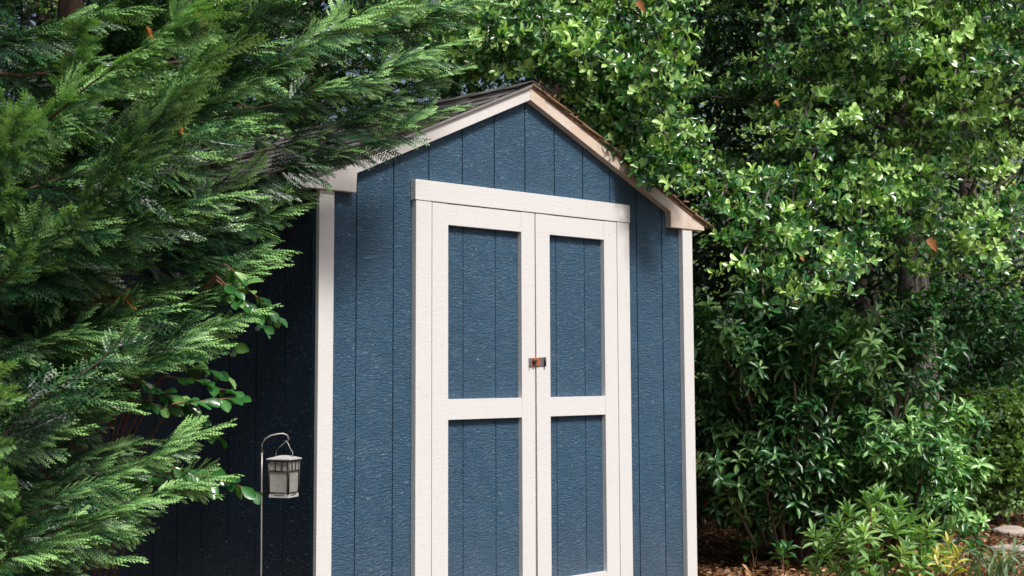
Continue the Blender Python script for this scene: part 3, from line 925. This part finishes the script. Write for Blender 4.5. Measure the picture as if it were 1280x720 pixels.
# big tree on the right with its ridged trunk in view
tr = ground_at(1152, 640); tr = at(1152, 440, 10.3); tr[2] = 0; B2 = []
for px, py_ in jgrid(880, 1330, -40, 250, 9, 7, rb):
    d = 8.3+rb.uniform(0, 1.1)+.0006*(px-900)
    if px < 985 and -10 < py_ < 245 and rb.random() < .88: continue
    if 940 < px < 1000 and rb.random() < .4: continue
    if px > 1215 and py_ > 60 and rb.random() < .8: continue
    en = at(px, py_, d); st = at(px+rb.uniform(-40, 60), py_-rb.uniform(10, 70), d+rb.uniform(.5, .9))
    B2.append((st, en, .08+rb.normal(0, .08)+(.10 if px > 1050 else -.05), .40))  # bough tint paints the sunlit band into the leaf colour
for px, py_, d, tt in [(905, 300, 7.7, .05), (925, 330, 7.6, .12), (960, 350, 7.6, .14), (1000, 372, 7.6, .16), (1035, 365, 7.7, .15), (955, 385, 7.6, .08), (895, 255, 7.8, .0), (950, 290, 7.7, 0),
                       (990, 310, 7.8, .06), (930, 270, 7.8, -.03), (970, 330, 7.7, .05), (1080, 300, 8.3, .08), (1120, 280, 8.4, .1), (1160, 285, 8.4, .12), (1200, 300, 8.4, .14), (1235, 345, 8.4, .18), 
                       (1210, 330, 8.4, .12), (1172, 345, 8.7, .06), (1140, 335, 8.8, .02), (1060, 340, 8.3, .05), (1090, 250, 8.4, .1), (1020, 250, 8.2, .0), (1150, 250, 8.4, .1), (1250, 290, 8.6, .1), (1130, 318, 8.5, .04), (1010, 210, 8.1, .05), (990, 260, 8.1, 0)]:
    en = at(px, py_, d); st = at(px+rb.uniform(-10, 60), py_-rb.uniform(20, 80), d+rb.uniform(.4, .8))
    B2.append((st, en, tt, .27))  # tints put the brightness of the lit lobes into the leaves
for k in range(60):
    az = rb.uniform(0, 6.28); z = rb.uniform(2.6, 5.6); r_ = rb.uniform(.8, 2.6)
    st = tr+np.array([0, 0, z]); en = st+np.array([math.cos(az)*r_, math.sin(az)*r_, rb.uniform(0, .9)])
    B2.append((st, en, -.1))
broad('broadleaf_tree.001', 'tall glossy leaved tree at right with grey ridged trunk showing', 'tree', tr,
      arc(tr, tr+[-.1, .1, 6.2], 0, 10, .02, rb), .155, B2, rb, M['holly'], bark='bark_pale', leaf=.062, wr=.54, tint=.46, tv=.38, side=.40, twgap=.06, tpl=LEAF_R, nl=8, tw=.07)

# rhododendrons
for name, label, b0, x0, x1, y0, y1, n1, n2, d0, dt in [
        ('rhododendron_shrub', 'tall dark rhododendron shrub beside the white right corner of shed', (985, 9.2), 872, 1060, 375, 660, 6, 9, 8.7, -.12),  # lower leaf tint paints in the shade close to the shed
        ('rhododendron_shrub.001', 'big rhododendron shrub in front of the ridged tree trunk', (1120, 9.3), 1030, 1240, 395, 660, 7, 8, 8.6, .06)]:
    bs = at(b0[0], 600, b0[1]); bs[2] = 0; BB = []
    for px, py_ in jgrid(x0, x1, y0, y1, n1, n2, rb):
        if px > 1090 and px < 1205 and py_ < 510: continue
        if px > 1180 and py_ < 440: continue
        cx_ = (x0+x1)/2
        if name.endswith('001'):
            lim = np.interp(py_, [390, 480, 560, 660], [1185, 1215, 1230, 1235])
            if px > lim: continue
            if px < 1060 and py_ > 620: continue
            d = d0+.55*abs((px-cx_)/(x1-x0)*2)**2+rb.uniform(-.15, .3)
        else:
            d = d0+rb.uniform(-.1, .5)
            if py_ > 600 and px < 1000: d += .5
        en = at(px, py_, d); st = bs+np.array([0, 0, max(.15, en[2]-.5)]) + (en-bs)*np.array([.45, .45, 0])
        BB.append((st, en, dt+rb.normal(0, .08)+(.12 if px > 1180 else 0)))
    for k in range(26):
        az = rb.uniform(0, 6.28); r_ = rb.uniform(.3, .8); z = rb.uniform(.4, 1.9)
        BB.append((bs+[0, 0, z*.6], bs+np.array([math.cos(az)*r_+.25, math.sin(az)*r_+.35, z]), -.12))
    stems = [(arc(bs+rb.normal(0, .05, 3)*[1, 1, 0], bs+np.array([rb.uniform(-.5, .5), rb.uniform(-.4, .4), rb.uniform(.9, 1.8)]), .05, 7, .1, rb), .018, .008) for _ in range(9)]
    broad(name, label, 'shrub', bs, None, .02, BB, rb, M['rhodo'], leaf=.092, wr=.35, nl=8, tpl=LEAF_LONG, side=.26, gap=.12, twgap=.08, ang=(50, 95), up=.25,
          tint=.50, tv=.3, droop=.12, group='rhododendrons on the right', extra_stems=stems, tw=.05)

# evergreen trees and bushes behind
BACK = [(700, 11.5, 6.5, 2.2), (835, 12.5, 7.0, 2.0), (960, 12.0, 6.5, 1.9), (1080, 12.5, 7.2, 2.1), (560, 12.0, 7.0, 2.2), (380, 11.5, 6.5, 2.2), (1215, 15.0, 7.5, 2.2), (200, 11.0, 6.8, 2.2), (40, 10.5, 6.6, 2.2)]
LAB = ['dark evergreen behind the roof peak', 'dark evergreen in the shadowy gap right of the shed roof, sky glinting through', 'dark evergreen behind the rhododendron next to the shed', 'dark evergreen just left of the ridged trunk',
       'dark evergreen behind the left roof slope', 'dark evergreen behind the cypress farthest back', 'dark evergreen right of the ridged trunk in the distance', 'dark evergreen behind the cypresses at the left', 'dark evergreen behind the cypresses at the left edge']


def back_tree(name, label, px, d, ht, rad, n, rng, mat, leaf=.10, z0=.3, tint=.4, group=None, quad=LEAF_QUAD, cat='tree'):
    b = at(px, 500, d); b[2] = 0
    th = thing(name, label, cat, tuple(b), group=group)
    paths = [(arc(b, b+[0, 0, ht*.95], 0, 8, .02, rng), .05+.014*ht, .02)]
    cl = Cloud()
    m = 90
    for k in range(m):
        f = (k+rng.random())/m; z = z0+(ht-z0)*f; az = rng.uniform(0, 6.28)
        r_ = rad*math.sqrt(max(.06, 1-abs(f-.4)**2*2.2))*rng.uniform(.3, 1)
        en = b+np.array([math.cos(az)*r_, math.sin(az)*r_, z]); st = b+np.array([0, 0, z*.8])
        paths.append((arc(st, en, .05, 5, .06, rng), .018, .005))
        q = n//m
        off = rng.normal(0, 1, (q, 3))*np.array([.36, .36, .16])*rad/2.0
        X = norm(off)+rng.normal(0, .6, (q, 3)); Z = np.array([0, 0, .9])+rng.normal(0, .5, (q, 3))
        ll = leaf*rng.uniform(.6, 1.25, q); cl.add(quad, en+off, X, Z, ll, ll*.48, tint+rng.normal(0, .05)+rng.normal(0, .14, q)+off[:, 2]*.5)
    cl.build('crown', mat, th); V, Q = tubes(paths, 5); np_mesh('trunk', V, Q, M['bark'], None, th)
    return th


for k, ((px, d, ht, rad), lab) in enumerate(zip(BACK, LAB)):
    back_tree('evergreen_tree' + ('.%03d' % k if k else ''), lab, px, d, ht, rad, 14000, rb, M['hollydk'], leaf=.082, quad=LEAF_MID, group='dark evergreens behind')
for k, (px, d, ht, rad, lab) in enumerate([(1265, 21, 6.5, 2.6, 'sunny pale green tree far off at the right edge'), (1330, 19, 7, 2.6, 'sunny tree just beyond the right edge, branches showing'), (1150, 26, 8, 3.2, 'sunny tree far behind the ridged trunk'), (1000, 27, 8, 3.2, 'sunny tree far behind the tall dark rhododendron'), (820, 26, 8, 3.0, 'sunny tree glimpsed through the dark gap')]):
    back_tree('sunlit_tree' + ('.%03d' % k if k else ''), lab, px, d, ht, rad, 7000, rb, M['farleaf'], leaf=.15, quad=LEAF_MID, group='sunny trees in the distance', tint=.5)

# bushes at right middle distance
b = at(1232, 500, 12.3); b[2] = 0
back_tree('bush', 'rounded dark glossy bush behind the path at the right edge', 1245, 12.6, 1.95, .75, 8000, rb, M['rhodo'], leaf=.06, z0=.9, tint=.45, cat='bush', quad=LEAF)
for k, (px, d, ht, rad, z0, lab) in enumerate([(1235, 11.9, 1.05, .5, .15, 'low lime green bush right of the rhododendron'), (1285, 13.5, 1.1, .6, .1, 'low lime green bush cut by the right edge'), (1250, 16, 1.3, .8, .1, 'low lime green bush farther back above the path')]):
    back_tree('lime_bush' + ('.%03d' % k if k else ''), lab, px, d, ht, rad, 6500, rb, M['lime'], leaf=.065, z0=z0, tint=.45, cat='bush', group='low lime green bushes', quad=LEAF)

# pale narrow-leaved shrub in front
for name, label, lst, mat, bs_px, dpt, lf in [
    ('pieris_shrub', 'low shrub of pale narrow leaves in the right foreground', [(1018, 668), (1030, 690), (1018, 710), (1060, 640), (1085, 628), (1100, 620), (1050, 655), (1110, 640), (1080, 665), (1120, 660), (1140, 650), (1095, 690), (1130, 690),
     (1070, 705), (1110, 712), (1150, 672), (1155, 705), (1045, 712), (1165, 660), (1125, 630), (1090, 650), (1065, 680), (1140, 712), (1160, 690), (1035, 672), (1090, 722), (1060, 725), (1120, 728)], 'pieris', 1085, 7.9, .115),
    ('variegated_shrub', 'small plant of bright yellow leaves beside the pale shrub', [(1185, 680), (1172, 698), (1198, 694), (1186, 712), (1190, 700)], 'yellow', 1188, 7.7, .10),
    ('laurel_seedling', 'little dark seedling on the brown leaf litter beside the shed', [(940, 680), (946, 676), (932, 684)], 'rhodo', 942, 8.9, .09),
    ('laurel_seedling.001', 'broad leaved seedling between yellow plant and strappy clump', [(1190, 655), (1205, 668), (1180, 668), (1215, 685), (1222, 665)], 'rhodo', 1200, 8.5, .095),
    ('laurel_seedling.002', 'small dark seedling left of the pale shrub', [(978, 690), (985, 682), (972, 684)], 'rhodo', 980, 8.6, .08)]:
    bs = at(bs_px, 700, dpt); bs[2] = 0
    th = thing(name, label, 'plant', tuple(bs)); cl = Cloud(); paths = []
    pp, dd = [], []
    for px, py_ in lst:
        en = at(px, py_, dpt+rb.uniform(-.22, .25)); st = bs+(en-bs)*[.04, .04, 0]
        P = arc(st, en, .06, 7, .1, rb); paths.append((P, .004, .0022)); pp.append(P[-1]); dd.append(norm(P[-1]-P[-3])*.7+[0, 0, .5]+rb.normal(0, .15, 3))
    pp, dd = np.array(pp), np.array(dd)
    n_ = 16 if mat == 'pieris' else 9
    twigs_to_leaves(cl, pp, dd, rb, LEAF_LONG, lf, .235 if mat != 'rhodo' else .42, n_, .05, (20, 88), .48, .2, .2)
    if mat == 'pieris':
        twigs_to_leaves(cl, pp-[0, 0, .09]+rb.normal(0, .03, pp.shape), dd, rb, LEAF_LONG, lf, .27, 9, .06, (40, 100), .3, .2, .2)
        sel = rb.random(len(pp)) < .45
        twigs_to_leaves(cl, pp[sel]+[0, 0, .02], dd[sel], rb, LEAF_LONG, .04, .3, 6, .015, (10, 45), .95, .1, .3)
    cl.build('leaves', M[mat], th); V, Q = tubes(paths, 5); np_mesh('stem', V, Q, M['bark_red'], None, th)

# strap-leaved clump
bs = at(1248, 745, 8.0); bs[2] = 0
th = thing('daylily_clump', 'clump of arching pale strap leaves in the bottom right corner', 'plant', tuple(bs))
VV, QQ, TT = [], [], []; n0 = 0
for k in range(46):
    az = rb.uniform(0, 6.28); L = rb.uniform(.25, .5); hgt = rb.uniform(.2, .36); base = bs+np.array([rb.normal(0, .05), rb.normal(0, .05), 0])
    t = np.linspace(0, 1, 9); out = L*t**1.5; up_ = hgt*(1.5*t-1.05*t*t)*1.6
    P = base+np.stack([np.cos(az)*out, np.sin(az)*out, up_], -1); s = np.array([-math.sin(az), math.cos(az), 0])
    wd = .0075*np.sin(np.pi*np.clip(.15+.85*t, 0, 1))**.6+.0008
    VV.append(np.stack([P-s*wd[:, None], P+s*wd[:, None]], 1).reshape(-1, 3)); i = np.arange(8)*2
    QQ.append(np.stack([i, i+1, i+3, i+2], -1)+n0); TT.append(np.full(18, rb.uniform(.2, .95))); n0 += 18
np_mesh('leaves', np.concatenate(VV), np.concatenate(QQ), M['strap'], np.concatenate(TT), th)

# the big fallen leaf caught on the boughs, and others
for k, (px, py_, d, sz, lab) in enumerate([(1158, 300, 8.15, .085, 'large pale orange dead leaf caught above the ridged trunk'), (993, 378, 7.5, .032, 'small orange dead leaf caught low in the bright bough'), (1000, 321, 7.6, .03, 'small orange dead leaf caught high in the bright bough'),
                                            (795, 3, 7.2, .06, 'brown curled dead leaf caught at the top above the ridge'), (968, 126, 8.2, .04, 'small brown dead leaf hanging in the dark gap')]):
    p = at(px, py_, d)
    V_, Q_, T_ = leaf_template(((0, .15), (.12, .6), (.25, .95), (.38, .72), (.55, 1.05), (.68, .6), (.85, .45), (1, .05)), .28, .55)
    X = norm(-U*.5+R*.7-F*.1); Z = norm(-F+U*.5); Y = np.cross(Z, X)
    P = p+sz*(V_[:, :1]*X+V_[:, 1:2]*.8*Y+V_[:, 2:]*Z)
    o = np_mesh('dead_leaf' + ('.%03d' % k if k else ''), P, Q_, M['deadleaf'], np.full(len(P), .3+.15*(k % 3)), None, loc=p)
    tag(o, lab, 'dead leaf')

# ------------------------------------------------------------------ ground, litter, stones
b = bmesh.new(); bmesh.ops.create_grid(b, x_segments=90, y_segments=90, size=120)
for v in b.verts:
    v.co.z = 0
me = bpy.data.meshes.new('ground'); b.to_mesh(me); b.free(); me.materials.append(M['ground'])
go = put(bpy.data.objects.new('ground', me)); go['kind'] = 'structure'

rl = np.random.default_rng(77)
N = 30000
th_ = rl.uniform(0, 1, N)
dd = 7.2+9.0*th_**1.4; pxs = rl.uniform(820, 1420, N)
pos = np.stack([CAM[0]+dd*(F[0]+R[0]*(pxs-640)/FOC), CAM[1]+dd*(F[1]+R[1]*(pxs-640)/FOC), rl.uniform(.004, .03, N)], -1)
n2 = 5000
p2 = np.stack([rl.uniform(-4, 5, n2), rl.uniform(-4, 0, n2), rl.uniform(.004, .02, n2)], -1)
pos = np.vstack([pos, p2])
keep = ~((pos[:, 0] > -.1) & (pos[:, 0] < W+.03) & (pos[:, 1] > -.05) & (pos[:, 1] < D))
pos = pos[keep]; n = len(pos)
cl = Cloud(); ll = rl.uniform(.025, .065, n)
cl.add(LEAF, pos, rl.normal(0, 1, (n, 3))*[1, 1, .25], np.array([0, 0, 1.0])+rl.normal(0, .35, (n, 3)), ll, ll*rl.uniform(.35, .7, n), np.clip(rl.beta(1.6, 2.0, n), 0, 1))
lo_ = cl.build('leaf_litter', M['litter']); tag(lo_, 'brown fallen leaves carpeting the ground right of the shed', 'fallen leaves', kind='stuff')

n = 420
ry = np.where(rl.random(n) < .6, rl.uniform(-.05, .12, n), rl.uniform(-.05, 2.6, n)); rs = rl.uniform(.05, 1.36, n)
rp = np.stack([H+rs, ry, APT-SL*rs+.032+rl.uniform(0, .012, n)], -1)
cl = Cloud(); ll = rl.uniform(.012, .042, n)
cl.add(LEAF, rp, rl.normal(0, 1, (n, 3))*[1, 1, .4], np.array([SL, 0, 1.0])+rl.normal(0, .45, (n, 3)), ll, ll*rl.uniform(.25, .6, n), np.clip(rl.beta(1.6, 2.0, n), 0, 1))
lo2 = cl.build('roof_litter', M['litter']); tag(lo2, 'dry leaf debris lying on the right slope of the shed roof', 'fallen leaves', kind='stuff')

for k, (px, py_, sx, sy, lab) in enumerate([(1262, 668, .20, .12, 'pale edging stone farther from the strappy clump'), (1268, 692, .16, .10, 'pale edging stone nearer the strappy clump')]):
    p = ground_at(px, py_)
    b = bmesh.new(); bmesh.ops.create_icosphere(b, subdivisions=3, radius=1)
    for v in b.verts:
        c = v.co; f = 1+.12*math.sin(5*c.x+k)*math.cos(4*c.y)+.05*math.sin(11*c.z+9*c.x)
        c.x = math.copysign(abs(c.x)**.6, c.x)*f*sx; c.y = math.copysign(abs(c.y)**.6, c.y)*f*sy; c.z = math.copysign(abs(c.z)**.6, c.z)*f*.035+.02
    me = bpy.data.meshes.new('edging_stone'); b.to_mesh(me); b.free(); me.materials.append(M['stone'])
    for pl in me.polygons: pl.use_smooth = True
    o = put(bpy.data.objects.new('edging_stone' + ('.001' if k else ''), me)); o.location = (float(p[0]), float(p[1]), 0); o.rotation_euler = (0, 0, .4+k)
    tag(o, lab, 'stone', 'edging stones at the path')
